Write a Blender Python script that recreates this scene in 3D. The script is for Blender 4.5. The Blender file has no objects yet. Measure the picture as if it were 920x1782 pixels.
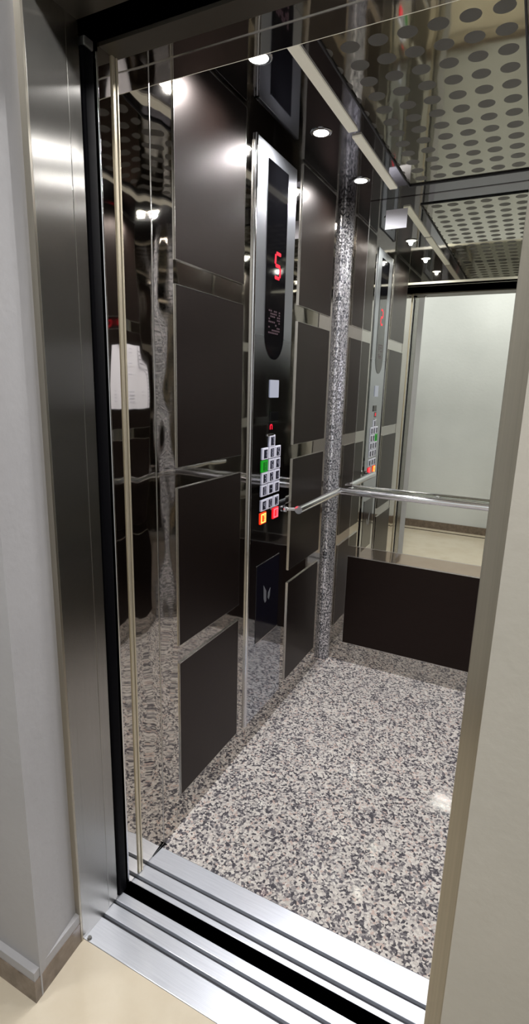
import bpy, bmesh, math
from mathutils import Vector, Matrix
sc = bpy.context.scene
COL = sc.collection
W, D, H = 1.0, 1.346, 2.147          # lift car: width, depth, ceiling height (front-left floor corner is the origin)
sc.cycles.use_denoising = True
sc.cycles.max_bounces = 14
sc.cycles.glossy_bounces = 12
sc.cycles.diffuse_bounces = 4
sc.cycles.transmission_bounces = 4
sc.cycles.sample_clamp_indirect = 6.0
sc.cycles.blur_glossy = 0.5
sc.view_settings.view_transform = 'Standard'
sc.view_settings.look = 'None'
sc.view_settings.exposure = 0.0

# ------------------------------------------------------------------ materials
def lin(c):
    return tuple(((x/255)/12.92 if x/255 <= .04045 else ((x/255+.055)/1.055)**2.4) for x in c) + (1.0,)

class NT:
    def __init__(s, name):
        s.m = bpy.data.materials.new(name); s.m.use_nodes = True
        s.t = s.m.node_tree; s.n = s.t.nodes; s.l = s.t.links
        s.b = s.n['Principled BSDF']
    def node(s, k, **kw):
        n = s.n.new(k)
        for a, v in kw.items(): setattr(n, a, v)
        return n
    def link(s, a, b): s.l.new(a, b)
    def set(s, **kw):
        for k, v in kw.items(): s.b.inputs[k.replace('_', ' ')].default_value = v
        return s
    def coords(s, scale=(1, 1, 1)):
        tc = s.node('ShaderNodeTexCoord'); mp = s.node('ShaderNodeMapping')
        mp.inputs['Scale'].default_value = scale
        s.link(tc.outputs['Object'], mp.inputs['Vector']); return mp.outputs['Vector']
    def noise(s, vec, scale, detail=3, rough=.5):
        n = s.node('ShaderNodeTexNoise'); n.inputs['Scale'].default_value = scale
        n.inputs['Detail'].default_value = detail; n.inputs['Roughness'].default_value = rough
        s.link(vec, n.inputs['Vector']); return n.outputs['Fac']
    def ramp(s, fac, stops, interp='LINEAR'):
        r = s.node('ShaderNodeValToRGB'); r.color_ramp.interpolation = interp
        e = r.color_ramp.elements
        while len(e) < len(stops): e.new(.5)
        for i, (p, c) in enumerate(stops):
            e[i].position = p; e[i].color = c
        s.link(fac, r.inputs['Fac']); return r.outputs['Color']
    def bump(s, h, dist, strength=1.0):
        b = s.node('ShaderNodeBump'); b.inputs['Distance'].default_value = dist
        b.inputs['Strength'].default_value = strength
        s.link(h, b.inputs['Height']); s.link(b.outputs['Normal'], s.b.inputs['Normal'])

def simple(name, rgb, rough=.5, metal=0., **kw):
    t = NT(name); t.set(Base_Color=lin(rgb), Roughness=rough, Metallic=metal, **kw)
    v = t.coords(); n = t.noise(v, 60, 2)
    mr = t.node('ShaderNodeMapRange'); mr.inputs['To Min'].default_value = max(rough-.03, 0.0)
    mr.inputs['To Max'].default_value = rough+.03
    t.link(n, mr.inputs['Value']); t.link(mr.outputs['Result'], t.b.inputs['Roughness'])
    return t.m

def emis(name, rgb, s):
    t = NT(name); t.set(Base_Color=(0, 0, 0, 1), Emission_Color=lin(rgb), Emission_Strength=s, Roughness=.4)
    return t.m

def polished(name, rgb, rough, wave, scale, vs=(1, 1, 1), detail=1.5):
    t = NT(name); t.set(Base_Color=lin(rgb), Metallic=1.0, Roughness=rough)
    v = t.coords(vs); t.bump(t.noise(v, scale, detail), wave)
    return t.m

M = {}
M['mirror_steel'] = polished('polished_stainless', (184, 180, 175), .04, .0010, 5)
M['wavy_steel'] = polished('wavy_polished_stainless', (192, 187, 180), .03, .0036, 7, (1, 1, .45), 1.2)
M['glass_mirror'] = polished('mirror_glass', (226, 228, 220), .008, .00005, 3)
M['chrome'] = simple('chrome', (225, 226, 230), .10, 1.0)
M['edge'] = simple('bright_edge', (215, 213, 210), .22, 1.0)
M['gold'] = simple('champagne_steel_edge', (206, 196, 174), .38, .75)
M['soffit'] = polished('dark_polished_soffit', (128, 126, 132), .05, .0004, 4)
M['strip'] = simple('pale_glow_strip', (214, 210, 196), .45, .0, Emission_Color=lin((214, 208, 190)), Emission_Strength=.3)  # faint glow added to brighten ceiling strips and transom edge; not a lamp
M['black'] = simple('shaft_darkness', (1, 1, 2), .95, 0., Specular_IOR_Level=0.0)  # flat black that paints the darkness of the shaft
M['rubber'] = simple('black_rubber', (4, 4, 7), .7, 0., Specular_IOR_Level=.05)
M['groove'] = simple('groove_dark', (70, 70, 74), .55, .6)
M['cap'] = simple('zinc_cap', (120, 120, 118), .4, .8)
M['paper'] = simple('paper_white', (222, 222, 232), .7)
M['ink'] = simple('print_ink', (60, 60, 78), .7)
M['pale_ink'] = simple('pale_print', (170, 172, 184), .7)
M['gloss_black'] = simple('gloss_black', (8, 8, 10), .06)
M['lens'] = emis('lamp_lens', (255, 250, 238), 26)
M['red'] = emis('red_segments', (255, 14, 50), 1.5)
M['dim_red'] = emis('dim_red', (190, 20, 40), .55)
M['mauve'] = emis('mauve_pixels', (120, 84, 100), .3)
M['green'] = emis('green_lit', (20, 200, 40), .55)
M['green_dark'] = emis('green_dark', (10, 110, 30), .4)
M['orange'] = emis('orange_lit', (255, 50, 8), 1.8)
M['amber'] = emis('amber_ring', (255, 190, 90), 2.6)
M['redlit'] = emis('red_lit', (250, 20, 30), 1.5)
M['pink'] = emis('pink_ring', (255, 110, 130), 1.4)
M['button'] = simple('button_frame_white', (205, 205, 222), .35)
M['button_core'] = simple('button_core_navy', (22, 22, 40), .25)
M['glyph'] = simple('glyph_grey', (150, 150, 170), .4)
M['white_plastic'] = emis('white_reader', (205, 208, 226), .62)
M['plate'] = simple('smoked_navy_plate', (14, 14, 24), .09)
M['emblem'] = simple('emblem_silver', (150, 152, 160), .3, .6)
M['floor_strip'] = simple('stone_strip', (70, 62, 54), .15)
M['ceil_white'] = simple('hall_ceiling_paint', (205, 203, 196), .8)

def plaster(name, rgb):
    t = NT(name); v = t.coords()
    c = t.ramp(t.noise(v, 2.2, 4), [(.3, lin(tuple(int(x*.95) for x in rgb))), (.7, lin(rgb))])
    t.link(c, t.b.inputs['Base Color']); t.set(Roughness=.62); t.bump(t.noise(v, 45, 4), .0008); return t.m
M['plaster_left'] = plaster('plaster_left', (166, 165, 168))
M['plaster_right'] = plaster('plaster_right', (182, 177, 168))
M['plaster_far'] = plaster('plaster_far', (212, 215, 216))

def laminate():
    t = NT('dark_brown_laminate'); v = t.coords((6, 6, 90))
    n = t.noise(v, 3.2, 4, .6)
    c = t.ramp(n, [(.3, lin((12, 8, 7))), (.75, lin((21, 15, 13)))])
    t.link(c, t.b.inputs['Base Color'])
    t.set(Roughness=.33, Specular_IOR_Level=.28, Specular_Tint=(1.0, .77, .71, 1))
    t.bump(t.noise(t.coords((40, 40, 400)), 3, 3), .00005)
    return t.m
M['laminate'] = laminate()

def granite():
    t = NT('speckled_granite'); v = t.coords()
    # warp
    n0 = t.node('ShaderNodeTexNoise'); n0.inputs['Scale'].default_value = 70; n0.inputs['Detail'].default_value = 3
    t.link(v, n0.inputs['Vector'])
    vm = t.node('ShaderNodeVectorMath', operation='MULTIPLY_ADD')
    t.link(n0.outputs['Color'], vm.inputs[0]); vm.inputs[1].default_value = (.013, .013, .013); t.link(v, vm.inputs[2])
    vo = t.node('ShaderNodeTexVoronoi'); vo.inputs['Scale'].default_value = 150
    t.link(vm.outputs[0], vo.inputs['Vector'])
    sep = t.node('ShaderNodeSeparateColor'); t.link(vo.outputs['Color'], sep.inputs[0])
    big = t.noise(v, 14, 3, .6)
    ad = t.node('ShaderNodeMath', operation='MULTIPLY_ADD'); t.link(big, ad.inputs[0]); ad.inputs[1].default_value = .55
    t.link(sep.outputs[0], ad.inputs[2])
    sb = t.node('ShaderNodeMath', operation='SUBTRACT'); t.link(ad.outputs[0], sb.inputs[0]); sb.inputs[1].default_value = .27
    c = t.ramp(sb.outputs[0], [(0., lin((78, 76, 82))), (.17, lin((104, 101, 106))), (.33, lin((152, 148, 148))),
                               (.50, lin((190, 184, 180))), (.74, lin((206, 201, 196))), (.93, lin((188, 170, 163)))], 'CONSTANT')
    fine = t.noise(v, 260, 3, .7)
    mx = t.node('ShaderNodeMixRGB', blend_type='MULTIPLY'); mx.inputs['Fac'].default_value = .55
    t.link(c, mx.inputs['Color1']); t.link(t.ramp(fine, [(.3, (.45, .45, .45, 1)), (.6, (1, 1, 1, 1))]), mx.inputs['Color2'])
    t.link(mx.outputs[0], t.b.inputs['Base Color']); t.set(Roughness=.05)
    t.bump(fine, .00003)
    return t.m
M['granite'] = granite()

def marble():
    t = NT('cream_marble_floor'); v = t.coords()
    c = t.ramp(t.noise(v, 3.5, 6, .6), [(.3, lin((186, 174, 154))), (.55, lin((195, 185, 167))), (.8, lin((178, 166, 145)))])
    t.link(c, t.b.inputs['Base Color']); t.set(Roughness=.14); return t.m
M['marble'] = marble()
def skirting():
    t = NT('brown_stone_skirting'); v = t.coords()
    c = t.ramp(t.noise(v, 30, 5, .6), [(.3, lin((92, 80, 70))), (.7, lin((126, 112, 100)))])
    t.link(c, t.b.inputs['Base Color']); t.set(Roughness=.25); return t.m
M['skirting'] = skirting()

def aluminium():
    t = NT('ribbed_aluminium'); v = t.coords((1, 1, 1))
    w = t.node('ShaderNodeTexWave'); w.wave_type = 'BANDS'; w.bands_direction = 'Y'
    w.inputs['Scale'].default_value = 95; t.link(v, w.inputs['Vector'])
    t.bump(w.outputs['Fac'], .0002, .3)
    c = t.ramp(t.noise(t.coords((3, 60, 1)), 4, 3), [(.2, lin((214, 219, 230))), (.8, lin((232, 236, 246)))])
    t.link(c, t.b.inputs['Base Color']); t.set(Metallic=.6, Roughness=.27); return t.m
M['alu'] = aluminium()

def brushed(name, rgb, rough=.25, aniso=1.0):
    t = NT(name)
    v = t.coords((260, 260, .8))
    n = t.noise(v, 1.0, 3, .6)
    c = t.ramp(n, [(.2, lin(tuple(int(x*.92) for x in rgb))), (.8, lin(rgb))])
    t.link(c, t.b.inputs['Base Color'])
    uv = t.node('ShaderNodeTangent', direction_type='UV_MAP'); uv.uv_map = 'UVMap'
    t.link(uv.outputs[0], t.b.inputs['Tangent'])
    t.set(Metallic=1.0, Roughness=rough, Anisotropic=aniso, Anisotropic_Rotation=0.0)
    return t.m
M['brushed'] = brushed('brushed_stainless_vertical', (176, 174, 170))
M['brushed_dark'] = simple('brushed_header', (120, 114, 104), .42, 1.0)
M['brushed_warm'] = brushed('brushed_stainless_warm', (190, 184, 172), .36)
M['cop'] = polished('control_panel_steel', (178, 182, 190), .05, .0006, 4)
def smudge():
    m = M['cop']; nt = m.node_tree; tc = nt.nodes.new('ShaderNodeTexCoord'); sx = nt.nodes.new('ShaderNodeSeparateXYZ')
    nt.links.new(tc.outputs['Object'], sx.inputs[0]); mr = nt.nodes.new('ShaderNodeMapRange')
    mr.inputs['From Min'].default_value = 1.38; mr.inputs['From Max'].default_value = 1.58
    mr.inputs['To Min'].default_value = .05; mr.inputs['To Max'].default_value = .34
    nt.links.new(sx.outputs[2], mr.inputs['Value']); nt.links.new(mr.outputs['Result'], nt.nodes['Principled BSDF'].inputs['Roughness'])
smudge()

def pillar_mat():
    t = NT('embossed_stainless'); t.set(Base_Color=lin((214, 216, 222)), Metallic=.85, Roughness=.22)
    v = t.coords((1, 1, .7))
    n = t.noise(v, 165, 4, .7)
    r = t.ramp(n, [(.45, (0, 0, 0, 1)), (.53, (1, 1, 1, 1))])
    t.bump(r, .0016)
    c = t.ramp(n, [(.43, lin((72, 75, 86))), (.52, lin((250, 250, 255)))])  # sparkle painted into the colour: hollows dark, raised parts near white
    t.link(c, t.b.inputs['Base Color'])
    return t.m
M['pillar'] = pillar_mat()

def dots():
    t = NT('polished_ceiling_with_matt_discs')
    tc = t.node('ShaderNodeTexCoord'); sx = t.node('ShaderNodeSeparateXYZ'); t.link(tc.outputs['Object'], sx.inputs[0])
    def cell(out, o, p):
        a = t.node('ShaderNodeMath', operation='SUBTRACT'); t.link(out, a.inputs[0]); a.inputs[1].default_value = o - p*20.5
        m = t.node('ShaderNodeMath', operation='MODULO'); t.link(a.outputs[0], m.inputs[0]); m.inputs[1].default_value = p
        s = t.node('ShaderNodeMath', operation='SUBTRACT'); t.link(m.outputs[0], s.inputs[0]); s.inputs[1].default_value = p/2
        q = t.node('ShaderNodeMath', operation='MULTIPLY'); t.link(s.outputs[0], q.inputs[0]); t.link(s.outputs[0], q.inputs[1])
        return q.outputs[0]
    ad = t.node('ShaderNodeMath', operation='ADD')
    t.link(cell(sx.outputs[0], .351, .0667), ad.inputs[0]); t.link(cell(sx.outputs[1], .307, .0785), ad.inputs[1])
    lt = t.node('ShaderNodeMath', operation='LESS_THAN'); t.link(ad.outputs[0], lt.inputs[0]); lt.inputs[1].default_value = .0228**2
    # polished metal between, matt etched paint on the discs
    disc = t.node('ShaderNodeBsdfPrincipled'); disc.inputs['Base Color'].default_value = lin((112, 110, 106)); disc.inputs['Roughness'].default_value = .5
    disc.inputs['Metallic'].default_value = .35
    t.set(Base_Color=lin((190, 186, 172)), Metallic=1.0, Roughness=.05)
    t.bump(t.noise(tc.outputs['Object'], 5, 2), .0009)
    mix = t.node('ShaderNodeMixShader'); t.link(lt.outputs[0], mix.inputs[0]); t.link(t.b.outputs[0], mix.inputs[1]); t.link(disc.outputs[0], mix.inputs[2])
    t.link(mix.outputs[0], t.n['Material Output'].inputs['Surface'])
    return t.m
M['dots'] = dots()

# ------------------------------------------------------------------ mesh helpers
def box(bm, a, b, bev=0., seg=2):
    a, b = Vector(a), Vector(b)
    r = bmesh.ops.create_cube(bm, size=1.0)
    c = (a+b)/2; s = b-a
    for v in r['verts']: v.co = Vector((v.co.x*s.x, v.co.y*s.y, v.co.z*s.z)) + c
    if bev > 0:
        es = {e for v in r['verts'] for e in v.link_edges}
        bmesh.ops.bevel(bm, geom=list(es), offset=min(bev, min(abs(x) for x in s)*.45), segments=seg, affect='EDGES', profile=.5)
    return bm

def tube(bm, pts, r, n=20, cap=True):
    pts = [Vector(p) for p in pts]; rings = []
    prev = None
    for i, p in enumerate(pts):
        d = (pts[min(i+1, len(pts)-1)] - pts[max(i-1, 0)]).normalized()
        if prev is None:
            up = Vector((0, 0, 1)) if abs(d.z) < .9 else Vector((1, 0, 0))
            x = d.cross(up).normalized()
        else:
            x = (prev - d*prev.dot(d)).normalized()
        prev = x; y = d.cross(x)
        rr = r[i] if isinstance(r, (list, tuple)) else r
        rings.append([bm.verts.new(p + rr*(math.cos(t)*x + math.sin(t)*y)) for t in [2*math.pi*k/n for k in range(n)]])
    for a, b in zip(rings, rings[1:]):
        for k in range(n): bm.faces.new((a[k], a[(k+1) % n], b[(k+1) % n], b[k]))
    if cap:
        bm.faces.new(list(reversed(rings[0]))); bm.faces.new(rings[-1])
    return bm

def prism(bm, poly, axis, lo, hi):
    """poly of 2-D points in the two axes other than `axis`, extruded lo..hi."""
    def P(q, h):
        l = list(q); l.insert(axis, h); return Vector(l)
    A = [bm.verts.new(P(q, lo)) for q in poly]; B = [bm.verts.new(P(q, hi)) for q in poly]
    bm.faces.new(A); bm.faces.new(list(reversed(B)))
    n = len(poly)
    for i in range(n): bm.faces.new((A[(i+1) % n], A[i], B[i], B[(i+1) % n]))
    return bm

def obj(name, bm, mat, parent=None, smooth=False, **props):
    bmesh.ops.recalc_face_normals(bm, faces=bm.faces)
    me = bpy.data.meshes.new(name); bm.to_mesh(me); bm.free()
    me.materials.append(M[mat] if isinstance(mat, str) else mat)
    if smooth:
        me.shade_smooth()
        me.set_sharp_from_angle(angle=math.radians(35))
    uvl = me.uv_layers.new(name='UVMap')
    for p in me.polygons:                      # box projection, v always up for the upright faces
        nx, ny, nz = (abs(c) for c in p.normal)
        for li in p.loop_indices:
            co = me.vertices[me.loops[li].vertex_index].co
            if nx >= ny and nx >= nz: uvl.data[li].uv = (co.y, co.z)
            elif ny >= nz: uvl.data[li].uv = (co.x, co.z)
            else: uvl.data[li].uv = (co.x, co.y)
    o = bpy.data.objects.new(name, me); COL.objects.link(o)
    if parent: o.parent = parent; o.matrix_parent_inverse = Matrix.Translation(parent.location).inverted()
    for k, v in props.items(): o[k] = v
    return o

def thing(name, loc, label, category, group=None):
    e = bpy.data.objects.new(name, None); e.empty_display_size = .05; e.location = loc; COL.objects.link(e)
    e['label'] = label; e['category'] = category
    if group: e['group'] = group
    e['kind'] = 'thing'
    return e
def B(*boxes, bev=0.):
    bm = bmesh.new()
    for a, b in boxes: box(bm, a, b, bev)
    return bm
def struct(name, bm, mat, label=None, parent=None):
    o = obj(name, bm, mat, parent)
    if parent is None:
        o['kind'] = 'structure'
        if label: o['label'] = label; o['category'] = name.split('_')[0]
    return o

# ------------------------------------------------------------------ the room shell
struct('floor', B(((-.02, -.012, -.04), (W+.02, D+.02, 0))), 'granite', 'speckled grey and pink granite floor of the lift car')
struct('floor_hall', B(((-1.8, -1.78, -.04), (2.4, -.326, 0))), 'marble', 'glossy cream marble floor of the landing outside the lift')
struct('wall_left', B(((-.03, .0, 0), (0, D, H))), 'mirror_steel', 'polished stainless steel left wall of the lift car')
struct('wall_right', B(((W, .0, 0), (W+.03, D, H))), 'mirror_steel', 'polished stainless steel right wall of the lift car')
struct('wall_back', B(((-.03, D, 0), (W+.03, D+.03, H))), 'mirror_steel', 'polished stainless steel rear wall of the lift car')
struct('wall_front', B(((.845, -.03, 0), (W+.03, .06, 2.037)), ((.0, -.098, 2.037), (W+.03, .06, H))), 'mirror_steel', 'polished steel front return of the lift car beside the doorway')
struct('ceiling', B(((-.03, .05, H), (.297, D+.03, H+.03)), ((.722, .05, H), (W+.03, D+.03, H+.03)), ((.297, 1.225, H), (.722, D+.03, H+.03)), ((.297, .05, H), (.722, .062, H+.03))),
       'soffit', 'dark polished ceiling border of the lift car')
# landing walls
bm = bmesh.new(); prism(bm, [(-1.8, -.465), (.012, -.465), (-.016, -.331), (-.006, -.331), (-.006, -.27), (-1.8, -.27)], 2, 0, 2.7)
struct('wall_left_landing', bm, 'plaster_left', 'off white plastered wall and reveal left of the lift doorway')
struct('wall_right_landing', B(((.838, -.48, 0), (2.4, -.33, 2.7))), 'plaster_right', 'beige plastered wall right of the lift doorway')
struct('wall_above_landing', B(((-.006, -.465, 2.16), (.838, -.331, 2.7))), 'plaster_left')
struct('wall_opposite_landing', B(((-1.8, -1.80, 0), (2.4, -1.74, 2.7))), 'plaster_far', 'pale wall across the landing, seen in the mirror')
struct('wall_end_left', B(((-1.86, -1.8, 0), (-1.8, -.27, 2.7))), 'plaster_far')
struct('wall_end_right', B(((2.4, -1.8, 0), (2.46, -.33, 2.7))), 'plaster_far')
struct('ceiling_landing', B(((-1.86, -1.8, 2.7), (2.46, -.27, 2.75))), 'ceil_white')
bm = bmesh.new()
prism(bm, [(-1.8, -.482), (.013, -.482), (-.001, -.331), (-.022, -.331), (.004, -.460), (-1.8, -.460)], 2, 0, .058)
struct('baseboard_left', bm, 'skirting', 'brown stone skirting around the left wall corner')
bm = bmesh.new()
prism(bm, [(-1.8, -.480), (.011, -.480), (-.002, -.331), (-.022, -.331), (.004, -.460), (-1.8, -.460)], 2, .058, .082)
struct('baseboard_left_ledge', bm, 'plaster_left')
struct('baseboard_opposite', B(((-1.8, -1.74, 0), (2.4, -1.728, .075))), 'skirting')
struct('baseboard_right', B(((.838, -.492, 0), (2.4, -.48, .058))), 'skirting')
struct('trim_floor_strip', B(((-1.8, -1.645, 0), (2.4, -1.615, .0008))), 'floor_strip', 'dark stone inlay strip in the landing floor')
# landing door frame
struct('trim_1', B(((-.04, -.329, 0), (0, -.236, 2.02)), bev=.0012), 'brushed', 'brushed stainless left jamb of the landing door frame')
struct('trim_2', B(((-.018, -.334, 0), (.0005, -.329, 2.02))), 'brushed_warm', 'thin outer lip of the left door jamb')
struct('trim_3', B(((.809, -.328, 0), (.86, -.215, 2.02)), bev=.0012), 'brushed_warm', 'brushed stainless right jamb of the landing door frame')
struct('trim_4', B(((-.04, -.329, 2.018), (.86, -.205, 2.16)), bev=.001), 'brushed_dark', 'brushed stainless head of the landing door frame')
struct('trim_shaft_dark', B(((.815, -.2, -.0), (.845, -.165, 2.02)), ((-.3, -.2, 2.045), (1.1, -.155, 2.4)), ((-.05, -.1505, 2.0105), (.845, -.0985, 2.4)), ((-.05, -.2, 2.0), (.01, -.168, 2.05)), ((.86, -.21, 0), (1.1, -.165, 2.3)), ((-.14, -.195, -.3), (-.04, -.155, 2.3))),
       'black', 'black blocks standing in for the dark of the lift shaft gap around the doorway')  # solid black boxes put where the shaft is only dark
# landing door panel edge (door slid away to the left)
d1 = bpy.data.objects.new('door_1', None); COL.objects.link(d1); d1['kind'] = 'structure'; d1['label'] = 'brushed steel landing door slid open into the left jamb'; d1['category'] = 'door'; d1.location = (-.02, -.22, 0)
obj('door_leaf', B(((-.04, -.2355, .004), (-.0006, -.203, 2.03)), bev=.0012), 'brushed', d1)
bm = bmesh.new(); box(bm, (-.035, -.1985, .002), (.003, -.168, 1.985), .006, 3)
obj('edge_seal', bm, 'rubber', d1, True, label='black rubber edge seal of the landing door')
obj('seal_cap', B(((-.03, -.193, 1.984), (.004, -.169, 2.02)), bev=.003), 'cap', d1, label='grey metal cap on top of the seal')
# car door leaves (slid open to the left)
d2 = bpy.data.objects.new('door_2', None); COL.objects.link(d2); d2['kind'] = 'structure'; d2['label'] = 'polished steel car door slid open to the left, leading edges visible'; d2['category'] = 'door'; d2.location = (-.02, -.1, 0)
obj('door_leaf', B(((-.05, -.156, .004), (0, -.119, 2.04)), bev=.001), 'wavy_steel', d2)
bm = bmesh.new(); tube(bm, [(-.001, -.158, .004), (-.001, -.158, 1.99)], .0028, 12)
obj('edge_trim', bm, 'chrome', d2, True)
obj('leading_edge', B(((-.02, -.1185, .004), (.0035, -.1095, 2.04)), ((-.02, -.1075, .004), (.005, -.1025, 2.04)), bev=.0012), 'gold', d2, label='champagne coloured satin leading edge of the car door')
obj('leading_edge', B(((-.02, -.1096, .004), (.0015, -.1074, 2.04))), 'groove', d2)
obj('door_leaf', B(((-.05, -.1015, .004), (0, -.002, 2.04))), 'wavy_steel', d2)
struct('trim_6', B(((.0, -.0015, 0), (.0012, .0015, H-.1)), bev=.0004), 'edge', 'thin bright seam beside the car doorway')
struct('trim_7', B(((-.0, .002, 0), (.0015, .080, H-.002))), 'wavy_steel', 'wavy polished steel return strip at the front of the left wall')
struct('trim_8', B(((.809, -.145, 0), (.845, -.001, 2.1))), 'mirror_steel', 'polished steel right jamb of the car doorway')
struct('trim_9', B(((-.05, -.150, 2.003), (.845, -.100, 2.010))), 'brushed_dark', 'grey header rail of the car doorway')
struct('trim_10', B(((.0, -.009, 2.0355), (W, -.0065, 2.0369))), 'edge', 'thin bright seam along the underside of the car door transom')
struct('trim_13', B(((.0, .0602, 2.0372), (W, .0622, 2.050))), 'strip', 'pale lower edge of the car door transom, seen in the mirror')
struct('trim_11', B(((.293, .064, H-.005), (.297, 1.225, H+.001)), ((.722, .064, H-.005), (.726, 1.225, H+.001)), ((.293, 1.225, H-.005), (.726, 1.229, H+.001))), 'groove', 'dark edge around the dotted ceiling panel')

# ------------------------------------------------------------------ door sills
def sill(name, y0, y1, grooves, label, z=.0):
    t = thing(name, (.4, (y0+y1)/2, z), label, 'door sill')
    ys = [y0]
    for g0, g1 in grooves: ys += [g0, g1]
    ys.append(y1)
    bm = bmesh.new()
    for a, b in zip(ys[::2], ys[1::2]): box(bm, (-.06, a, -.035), (.845, b, .001), .0012, 2)
    obj('tread', bm, 'alu', t)
    for g0, g1 in grooves:
        obj('groove', B(((-.06, g0+.0004, -.035), (.845, g1-.0004, -.010))), 'groove', t)
    return t
sill('threshold_plate', -.325, -.182, [(-.262, -.251), (-.218, -.208)], 'aluminium landing sill with two dark grooves, nearest the marble floor')
sill('threshold_plate', -.146, -.013, [(-.132, -.121), (-.084, -.073)], 'aluminium lift car sill with two dark grooves, touching the granite')
struct('trim_gap_dark', B(((-.06, -.182, -.5), (.86, -.146, -.3)), ((-.06, -.1518, -.3), (.86, -.1462, .0)), ((-.06, -.1818, -.3), (.86, -.1785, -.001))), 'black', 'black faces standing in for the dark of the gap between landing sill and car sill')  # black faces cover the sill sides to paint the gap's darkness
obj('fixing_screw', tube(bmesh.new(), [(.012, -.319, .001), (.012, -.319, .006)], [.006, .0045], 14), 'cap', None, True, label='small metal fixing at the outer end of the landing sill', category='screw')
bm = bmesh.new(); prism(bm, [(.001, -.055), (.006, -.004), (.012, .001), (.002, .002)], 2, .0012, .0035)
obj('rubber_sliver', bm, 'rubber', None, label='dark rubbery sliver where the car sill meets the left wall', category='sliver')

bm = bmesh.new(); tube(bm, [(.055, -.262, 2.018), (.055, -.262, 2.013), (.055, -.262, 2.010)], [.009, .009, .005], 20)
obj('mounting_screw', bm, 'chrome', None, True, label='screw head under the top of the landing door frame', category='screw')
# ------------------------------------------------------------------ laminate wall panels
ZB = [(1.668, 2.140), (1.147, 1.612), (.622, 1.0915), (.112, .5665)]
RN = ['top', 'upper middle', 'lower middle', 'bottom']
def wall_panel(x, nx, y0, y1, z0, z1, label, group):
    """flat laminate sheet proud of a side wall, thin bright metal edging round it"""
    t = thing('wall_mounted_panel', (x, (y0+y1)/2, z0), label, 'wall panel', group)
    a, b = (x, x+nx*.005); lo, hi = min(a, b), max(a, b)
    obj('panel_board', B(((lo, y0+.002, z0+.002), (hi, y1-.002, z1-.002)), bev=.0006), 'laminate', t)
    a, b = (x, x+nx*.0054); lo, hi = min(a, b), max(a, b)
    w = .0015
    obj('edge_trim', B(((lo, y0, z0), (hi, y0+w, z1)), ((lo, y1-w, z0), (hi, y1, z1)), ((lo, y0+w, z0), (hi, y1-w, z0+w)), ((lo, y0+w, z1-w), (hi, y1-w, z1))), 'edge', t)
    return t
for i, (z0, z1) in enumerate(ZB):
    wall_panel(0, 1, .084, .4345, z0, z1, 'dark brown panel left of the control panel, %s of its column' % RN[i], 'laminate panels of the lift car')
    wall_panel(0, 1, .855, 1.2005, z0, z1, 'dark brown panel between control panel and rear left corner, %s' % RN[i], 'laminate panels of the lift car')
for c, (y0, y1) in enumerate([(.084, .4345), (.47, .82), (.855, 1.2005)]):
    for i, (z0, z1) in enumerate(ZB):
        wall_panel(W, -1, y0, y1, z0, z1, 'dark brown panel on the right wall, %s column, %s' % (['front', 'centre', 'rear'][c], RN[i]), 'laminate panels of the lift car')
# rear wall lower panel
t = thing('wall_mounted_panel', (W/2, D, .107), 'wide dark brown panel low on the rear wall under the mirror', 'wall panel', 'laminate panels of the lift car')
obj('panel_board', B(((.109, D-.005, .109), (W-.109, D, .5667)), bev=.0006), 'laminate', t)
w = .0015
obj('edge_trim', B(((.107, D-.0062, .107), (.107+w, D, .5687)), ((W-.107-w, D-.0062, .107), (W-.107, D, .5687)), ((.107+w, D-.0062, .107), (W-.107-w, D, .107+w)), ((.107+w, D-.0062, .5687-w), (W-.107-w, D, .5687))), 'edge', t)
# mirror
t = thing('mirror', (W/2, D, .622), 'large mirror filling the upper rear wall behind the handrail', 'mirror')
obj('mirror_glass', B(((.109, D-.005, .6245), (W-.109, D, 2.144))), 'glass_mirror', t)
obj('edge_trim', B(((.107, D-.0062, .622), (W-.107, D, .6245)), ((.107, D-.0058, .6245), (.109, D, 2.144)), ((W-.109, D-.0058, .6245), (W-.107, D, 2.144))), 'edge', t)

# ------------------------------------------------------------------ embossed corner pillars
def pillar(x0, s, label):
    pts = [(x0, D), (x0, D-.042)]
    prof = [(.004, -.045), (.013, -.0445), (.0185, -.040), (.025, -.034), (.0325, -.026), (.039, -.0185), (.0435, -.012), (.0445, -.004), (.042, 0)]
    prof = [(u*.86, v*.86) for u, v in prof]
    pts += [(x0+s*u, D+v) for u, v in prof]
    bm = bmesh.new(); prism(bm, pts, 2, 0, H)
    o = obj('embossed_corner_strip', bm, 'pillar', None, True, label=label, category='corner strip')
    return o
pillar(0, 1, 'crinkle textured stainless strip up the rear left corner')
pillar(W, -1, 'crinkle textured stainless strip up the rear right corner')

# ------------------------------------------------------------------ handrails
t = thing('handrail', (W/2, D-.06, .9), 'long chrome handrail across the rear mirror', 'handrail')
obj('rail', tube(bmesh.new(), [(.055, D-.06, .9), (W-.055, D-.06, .9)], .016, 28), 'chrome', t, True)
for x in (.10, .5, W-.10):
    obj('bracket', tube(bmesh.new(), [(x, D-.06, .9), (x, D-.020, .9), (x, D-.0195, .9), (x, D-.0064, .9)], [.006, .006, .014, .014], 20), 'chrome', t, True)
def siderail(x0, s, label):
    t = thing('handrail', (x0+s*.07, 1.05, .9), label, 'handrail')
    obj('rail', tube(bmesh.new(), [(x0+s*.062, .80, .9), (x0+s*.062, D-.076, .9)], .016, 28), 'chrome', t, True)
    obj('bracket', tube(bmesh.new(), [(x0+s*.062, .815, .9), (x0+s*.016, .79, .9), (x0+s*.0155, .79, .9), (x0+s*.006, .788, .9)], [.0065, .0065, .013, .013], 20), 'chrome', t, True)
siderail(0, 1, 'short chrome handrail on the left wall beside the button panel')
siderail(W, -1, 'short chrome handrail on the right wall')

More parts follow.
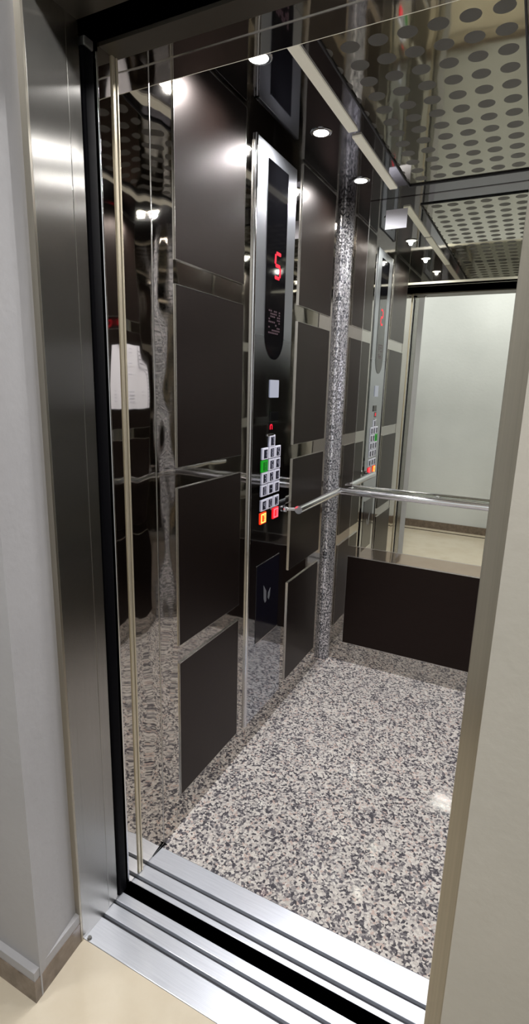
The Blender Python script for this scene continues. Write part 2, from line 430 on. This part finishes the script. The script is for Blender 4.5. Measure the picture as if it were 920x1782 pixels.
# ------------------------------------------------------------------ control panel
cp = thing('control_panel', (0, .66, .1), 'tall polished steel control panel with lit buttons on the left wall', 'control panel')
obj('face_plate', B(((0, .505, .10), (.006, .798, 2.10)), bev=.001), 'cop', cp)
bm = bmesh.new(); tube(bm, [(.004, .499, .10), (.004, .499, 2.10)], .006, 14)
obj('edge_trim', bm, 'chrome', cp, True)
obj('edge_trim', B(((0, .487, .10), (.004, .493, 2.08))), 'edge', cp)
bm = bmesh.new(); y0, y1, zt, zb = .577, .727, 2.062, 1.46
r = (y1-y0)/2; yc = (y0+y1)/2
poly = [(y0, zt), (y0, zb+r*1.15)] + [(yc - r*math.cos(a), zb + r*1.15 - r*1.15*math.sin(a)) for a in [math.pi*k/16 for k in range(1, 16)]] + [(y1, zb+r*1.15), (y1, zt)]
prism(bm, poly, 0, .006, .0075)
disp = obj('display_window', bm, 'gloss_black', cp, label='long black display strip with rounded lower end')
X = .0076
def seg(bm, a, b, w=.0042):
    a, b = Vector(a), Vector(b); d = (b-a).normalized(); n = Vector((-d.y, d.x))
    q = [a+d*w*.6, a+d*w+n*w, b-d*w+n*w, b-d*w*.6, b-d*w-n*w, a+d*w-n*w]
    prism(bm, [(p.x, p.y) for p in q], 0, X, X+.0008)
bm = bmesh.new()
ya, yb, z0, z1, z2 = .641, .683, 1.803, 1.765, 1.727; sh = .004
seg(bm, (ya+sh, z0), (yb+sh, z0), .0052); seg(bm, (ya+sh, z0), (ya, z1), .0052); seg(bm, (ya, z1), (yb, z1), .0052); seg(bm, (yb, z1), (yb-sh, z2), .0052); seg(bm, (ya-sh, z2), (yb-sh, z2), .0052)
obj('floor_digit', bm, 'red', disp, label='red seven segment figure 5')
bm = bmesh.new()
import random; R = random.Random(4)
for k in range(9):
    z = 1.545+.0088*k
    for j in range(7):
        if R.random() < .55: box(bm, (X, .602+.013*j, z), (X+.0005, .602+.013*j+.010, z+.005))
obj('dot_matrix', bm, 'mauve', disp, label='dim mauve patch of pixels')
obj('card_reader', B(((.006, .629, 1.331), (.010, .697, 1.392)), bev=.0018), 'white_plastic', cp, label='small white rectangular plate')
bm = B(((.006, .636, 1.247), (.0085, .705, 1.281)), bev=.001)
obj('black_window', bm, 'gloss_black', cp)
X = .0065
sd = obj('small_display', B(((.0058, .628, 1.212), (.0066, .672, 1.243))), 'gloss_black', cp)
bm = bmesh.new(); X = .0067
seg(bm, (.640, 1.236), (.640, 1.218), .0018); seg(bm, (.655, 1.236), (.655, 1.218), .0018); seg(bm, (.640, 1.236), (.655, 1.236), .0018)
obj('floor_digit', bm, 'red', sd)
obj('key_lock', B(((.006, .617, 1.196), (.010, .668, 1.204)), bev=.002), 'chrome', cp)
def ringbox(bm, x0, x1, yc, zc, w, h, t):
    box(bm, (x0, yc-w/2, zc-h/2), (x1, yc-w/2+t, zc+h/2)); box(bm, (x0, yc+w/2-t, zc-h/2), (x1, yc+w/2, zc+h/2))
    box(bm, (x0, yc-w/2+t, zc-h/2), (x1, yc+w/2-t, zc-h/2+t)); box(bm, (x0, yc-w/2+t, zc+h/2-t), (x1, yc+w/2-t, zc+h/2))
def glyph(bm, k, yc, zc):
    global X
    X = .0112
    w, h = .0085, .0115
    P = dict(a=((-w/2, h), (w/2, h)), b=((w/2, h), (w/2, 0)), c=((w/2, 0), (w/2, -h)), d=((-w/2, -h), (w/2, -h)), e=((-w/2, 0), (-w/2, -h)), f=((-w/2, h), (-w/2, 0)), g=((-w/2, 0), (w/2, 0)))
    for s in k:
        (p, q), (u, v) = P[s]; seg(bm, (yc+p, zc+q), (yc+u, zc+v), .0011)
rows = [(1.178, [.657]), (1.136, [.604, .657, .707]), (1.092, [.601, .657, .707]), (1.048, [.604, .656, .706]), (1.003, [.602, .654, .705]), (.949, [.603, .652, .705]), (.9015, [.600, .704])]
dig = ['abc', 'bc', 'abcdefg', 'acdfg', 'abcdefg', 'acdefg', 'bcfg', 'abcdg', 'abged', 'bc', 'abcdef', 'g', 'ef', 'bcfg', 'adef', 'abcd']
k = 0
for ri, (z, ys) in enumerate(rows):
    for ci, y in enumerate(ys):
        lit = 'green' if (ri == 2 and ci == 0) else ('orange' if (ri == 6 and ci == 0) else ('redlit' if ri == 6 else None))
        bw, bh = .046, .0415
        body = obj('button', B(((.006, y-bw/2, z-bh/2), (.0098, y+bw/2, z+bh/2)), bev=.0012),
                   {'green': 'green', 'orange': 'orange', 'redlit': 'redlit', None: 'button'}[lit], cp)
        if lit: body['label'] = {'green': 'green lit button', 'orange': 'orange red lit alarm button', 'redlit': 'red lit button'}[lit]
        core = {'green': 'green_dark', 'orange': 'orange', 'redlit': 'redlit', None: 'button_core'}[lit]
        obj('button_face', B(((.0097, y-.0125, z-.0155), (.0108, y+.0135, z+.0145)), bev=.0004), core, body)
        bm = bmesh.new(); glyph(bm, dig[k % len(dig)], y+.0005, z-.0005)
        if lit in ('orange', 'redlit'): ringbox(bm, .0098, .0112, y, z, .036, .034, .004)
        obj('button_mark', bm, {'green': 'green', 'orange': 'amber', 'redlit': 'pink', None: 'glyph'}[lit], body)
        k += 1
# smoked plate with emblem
lp = obj('smoked_plate', B(((.006, .562, .418), (.0078, .755, .724)), bev=.0005), 'plate', cp, label='dark glossy navy plate low on the control panel')
obj('plate_edge', B(((.006, .562, .414), (.0086, .757, .418))), 'edge', lp)
obj('plate_edge', B(((.006, .562, .724), (.0082, .755, .726))), 'edge', lp)
bm = bmesh.new()
prism(bm, [(.620, .634), (.644, .604), (.646, .562), (.634, .558), (.624, .577)], 0, .0078, .0084)
prism(bm, [(.680, .606), (.661, .588), (.658, .572), (.668, .560), (.676, .574)], 0, .0078, .0084)
obj('emblem', bm, 'emblem', lp, label='silver two blade emblem')

# ------------------------------------------------------------------ paper notices
t = thing('notice_sign', (W-.006, 1.065, 1.245), 'white printed sheet on the right wall, seen reflected at left', 'notice')
bm = bmesh.new(); N = 12
g = [[bm.verts.new((W-.0075-.0025*math.sin(math.pi*i/N)*(j/3), .965+.21*j/3, 1.246+.297*i/N)) for j in range(4)] for i in range(N+1)]
for i in range(N):
    for j in range(3): bm.faces.new((g[i][j], g[i][j+1], g[i+1][j+1], g[i+1][j]))
obj('sheet', bm, 'paper', t)
bm = bmesh.new()
box(bm, (W-.0118, 1.148, 1.25), (W-.0112, 1.150, 1.54))
for i in range(14): box(bm, (W-.0118, 1.158, 1.262+.019*i), (W-.0112, 1.165, 1.267+.019*i))
obj('printed_marks', bm, 'ink', t)
for z in (1.28, 1.295, 1.31, 1.325, 1.40, 1.45, 1.50, 1.52):
    bm = bmesh.new(); box(bm, (W-.0118, 1.02, z), (W-.0112, 1.11 if z < 1.35 else 1.075, z+.002))
    obj('printed_line', bm, 'pale_ink', t)
t = thing('paper_sticker', (.225, D-.006, 2.03), 'small white square sticker high on the left of the rear mirror', 'sticker')
obj('sheet', B(((.178, D-.0058, 2.030), (.268, D-.0051, 2.104))), 'paper', t)

# ------------------------------------------------------------------ ceiling
o = obj('ceiling_disc_sheet', B(((.297, .063, H+.001), (.722, 1.225, H+.012))), 'dots', None)
o['label'] = 'polished ceiling panel patterned with rows of matt grey discs'; o['category'] = 'ceiling panel'; o['kind'] = 'thing'
bm = B(((.219, .064, H-.006), (.249, .70, H)), ((.219, .735, H-.006), (.249, 1.222, H)), bev=.0008)  # ceiling strips, not lamps; their brightness is put into the material as emission
o = obj('ceiling_glow_strip', bm, 'strip', None); o['label'] = 'pale strip with added glow along the ceiling beside the left row of lights'; o['category'] = 'light bar'; o['kind'] = 'thing'
o = obj('ceiling_glow_strip', B(((W-.249, .064, H-.006), (W-.219, 1.222, H)), bev=.0008), 'strip', None); o['label'] = 'pale strip with added glow along the ceiling near the right wall'; o['category'] = 'light bar'; o['kind'] = 'thing'

# ------------------------------------------------------------------ downlights
YL = [-.02+.0, .251, .675, 1.10]
YL = [.251, .675, 1.10]
def ring(bm, x, y, z, ri, ro, h, n=32):
    V = []
    for (rr, zz) in ((ri, z), (ri, z-h), ((ri+ro)/2, z-h*1.2), (ro, z-h*.6), (ro, z)):
        V.append([bm.verts.new((x+rr*math.cos(2*math.pi*k/n), y+rr*math.sin(2*math.pi*k/n), zz)) for k in range(n)])
    for a, b in zip(V, V[1:]):
        for k in range(n): bm.faces.new((a[k], a[(k+1) % n], b[(k+1) % n], b[k]))
PL = ['nearest the doorway', 'in the middle of its row', 'nearest the rear wall']
def downlight(x, y, label):
    t = thing('downlight', (x, y, H), label, 'ceiling light', 'round ceiling downlights of the lift car')
    bm = bmesh.new(); ring(bm, x, y, H, .024, .034, .003)
    obj('bezel', bm, 'chrome', t, True)
    bm = bmesh.new()
    tube(bm, [(x, y, H), (x, y, H-.0015), (x, y, H-.003)], [.024, .024, .018], 28)
    obj('lens', bm, 'lens', t, True)
    l = bpy.data.lights.new('lamp', 'SPOT'); l.energy = 24; l.color = (1.0, .98, .97); l.shadow_soft_size = .01
    l.spot_size = math.radians(164); l.spot_blend = 1.0
    lo = bpy.data.objects.new('lamp', l); COL.objects.link(lo); lo.location = (x, y, H-.0135)
    lo.parent = t; lo.matrix_parent_inverse = Matrix.Translation(t.location).inverted()
for i, y in enumerate(YL):
    downlight(.138, y, 'bright round downlight above the left wall, ' + PL[i])
    downlight(W-.138, y, 'bright round downlight above the right wall, ' + PL[i])

# ------------------------------------------------------------------ landing lights
def area(name, loc, rot, sx, sy, e, col):
    l = bpy.data.lights.new(name, 'AREA'); l.shape = 'RECTANGLE'; l.size = sx; l.size_y = sy; l.energy = e; l.color = col
    o = bpy.data.objects.new(name, l); COL.objects.link(o); o.location = loc; o.rotation_euler = rot; return o
M['panel'] = emis('hall_lamp', (255, 250, 240), 7)
for i, x in enumerate((-.55, .5, 1.5)):
    t = thing('landing_lamp', (x, -1.1, 2.7), 'round white lamp on the landing ceiling, %s of three' % ['left', 'middle', 'right'][i], 'ceiling light', 'landing ceiling lamps')
    bm = bmesh.new(); tube(bm, [(x, -1.1, 2.7), (x, -1.1, 2.685), (x, -1.1, 2.67)], [.12, .12, .105], 36)
    obj('diffuser', bm, 'panel', t, True)
    bm = bmesh.new(); ring(bm, x, -1.1, 2.7, .12, .135, .02); obj('rim', bm, 'chrome', t, True)
    l = bpy.data.lights.new('lamp', 'AREA'); l.shape = 'DISK'; l.size = .22; l.energy = 13.5; l.color = (1.0, .985, .96)
    lo = bpy.data.objects.new('lamp', l); COL.objects.link(lo); lo.location = (x, -1.1, 2.665); lo.parent = t
    lo.matrix_parent_inverse = Matrix.Translation(t.location).inverted()

w = bpy.data.worlds.new('world'); sc.world = w; w.use_nodes = True
w.node_tree.nodes['Background'].inputs[0].default_value = (.5, .5, .52, 1); w.node_tree.nodes['Background'].inputs[1].default_value = .05

# ------------------------------------------------------------------ camera
cam = bpy.data.cameras.new('camera'); co = bpy.data.objects.new('camera', cam); COL.objects.link(co)
cam.sensor_fit = 'VERTICAL'; cam.sensor_height = 24.0; cam.lens = 922.68/1782*24.0; cam.clip_start = .02
r = Vector((0.89182898, 0.45159993, 0.02643046)); u = Vector((-0.12607327, 0.19201078, 0.97326121)); f = Vector((-0.43444976, 0.87131473, -0.22817546))
m = Matrix(((r.x, u.x, -f.x), (r.y, u.y, -f.y), (r.z, u.z, -f.z))).to_4x4()
m.translation = Vector((.8503, -1.0785, 1.3645)); co.matrix_world = m
sc.camera = co
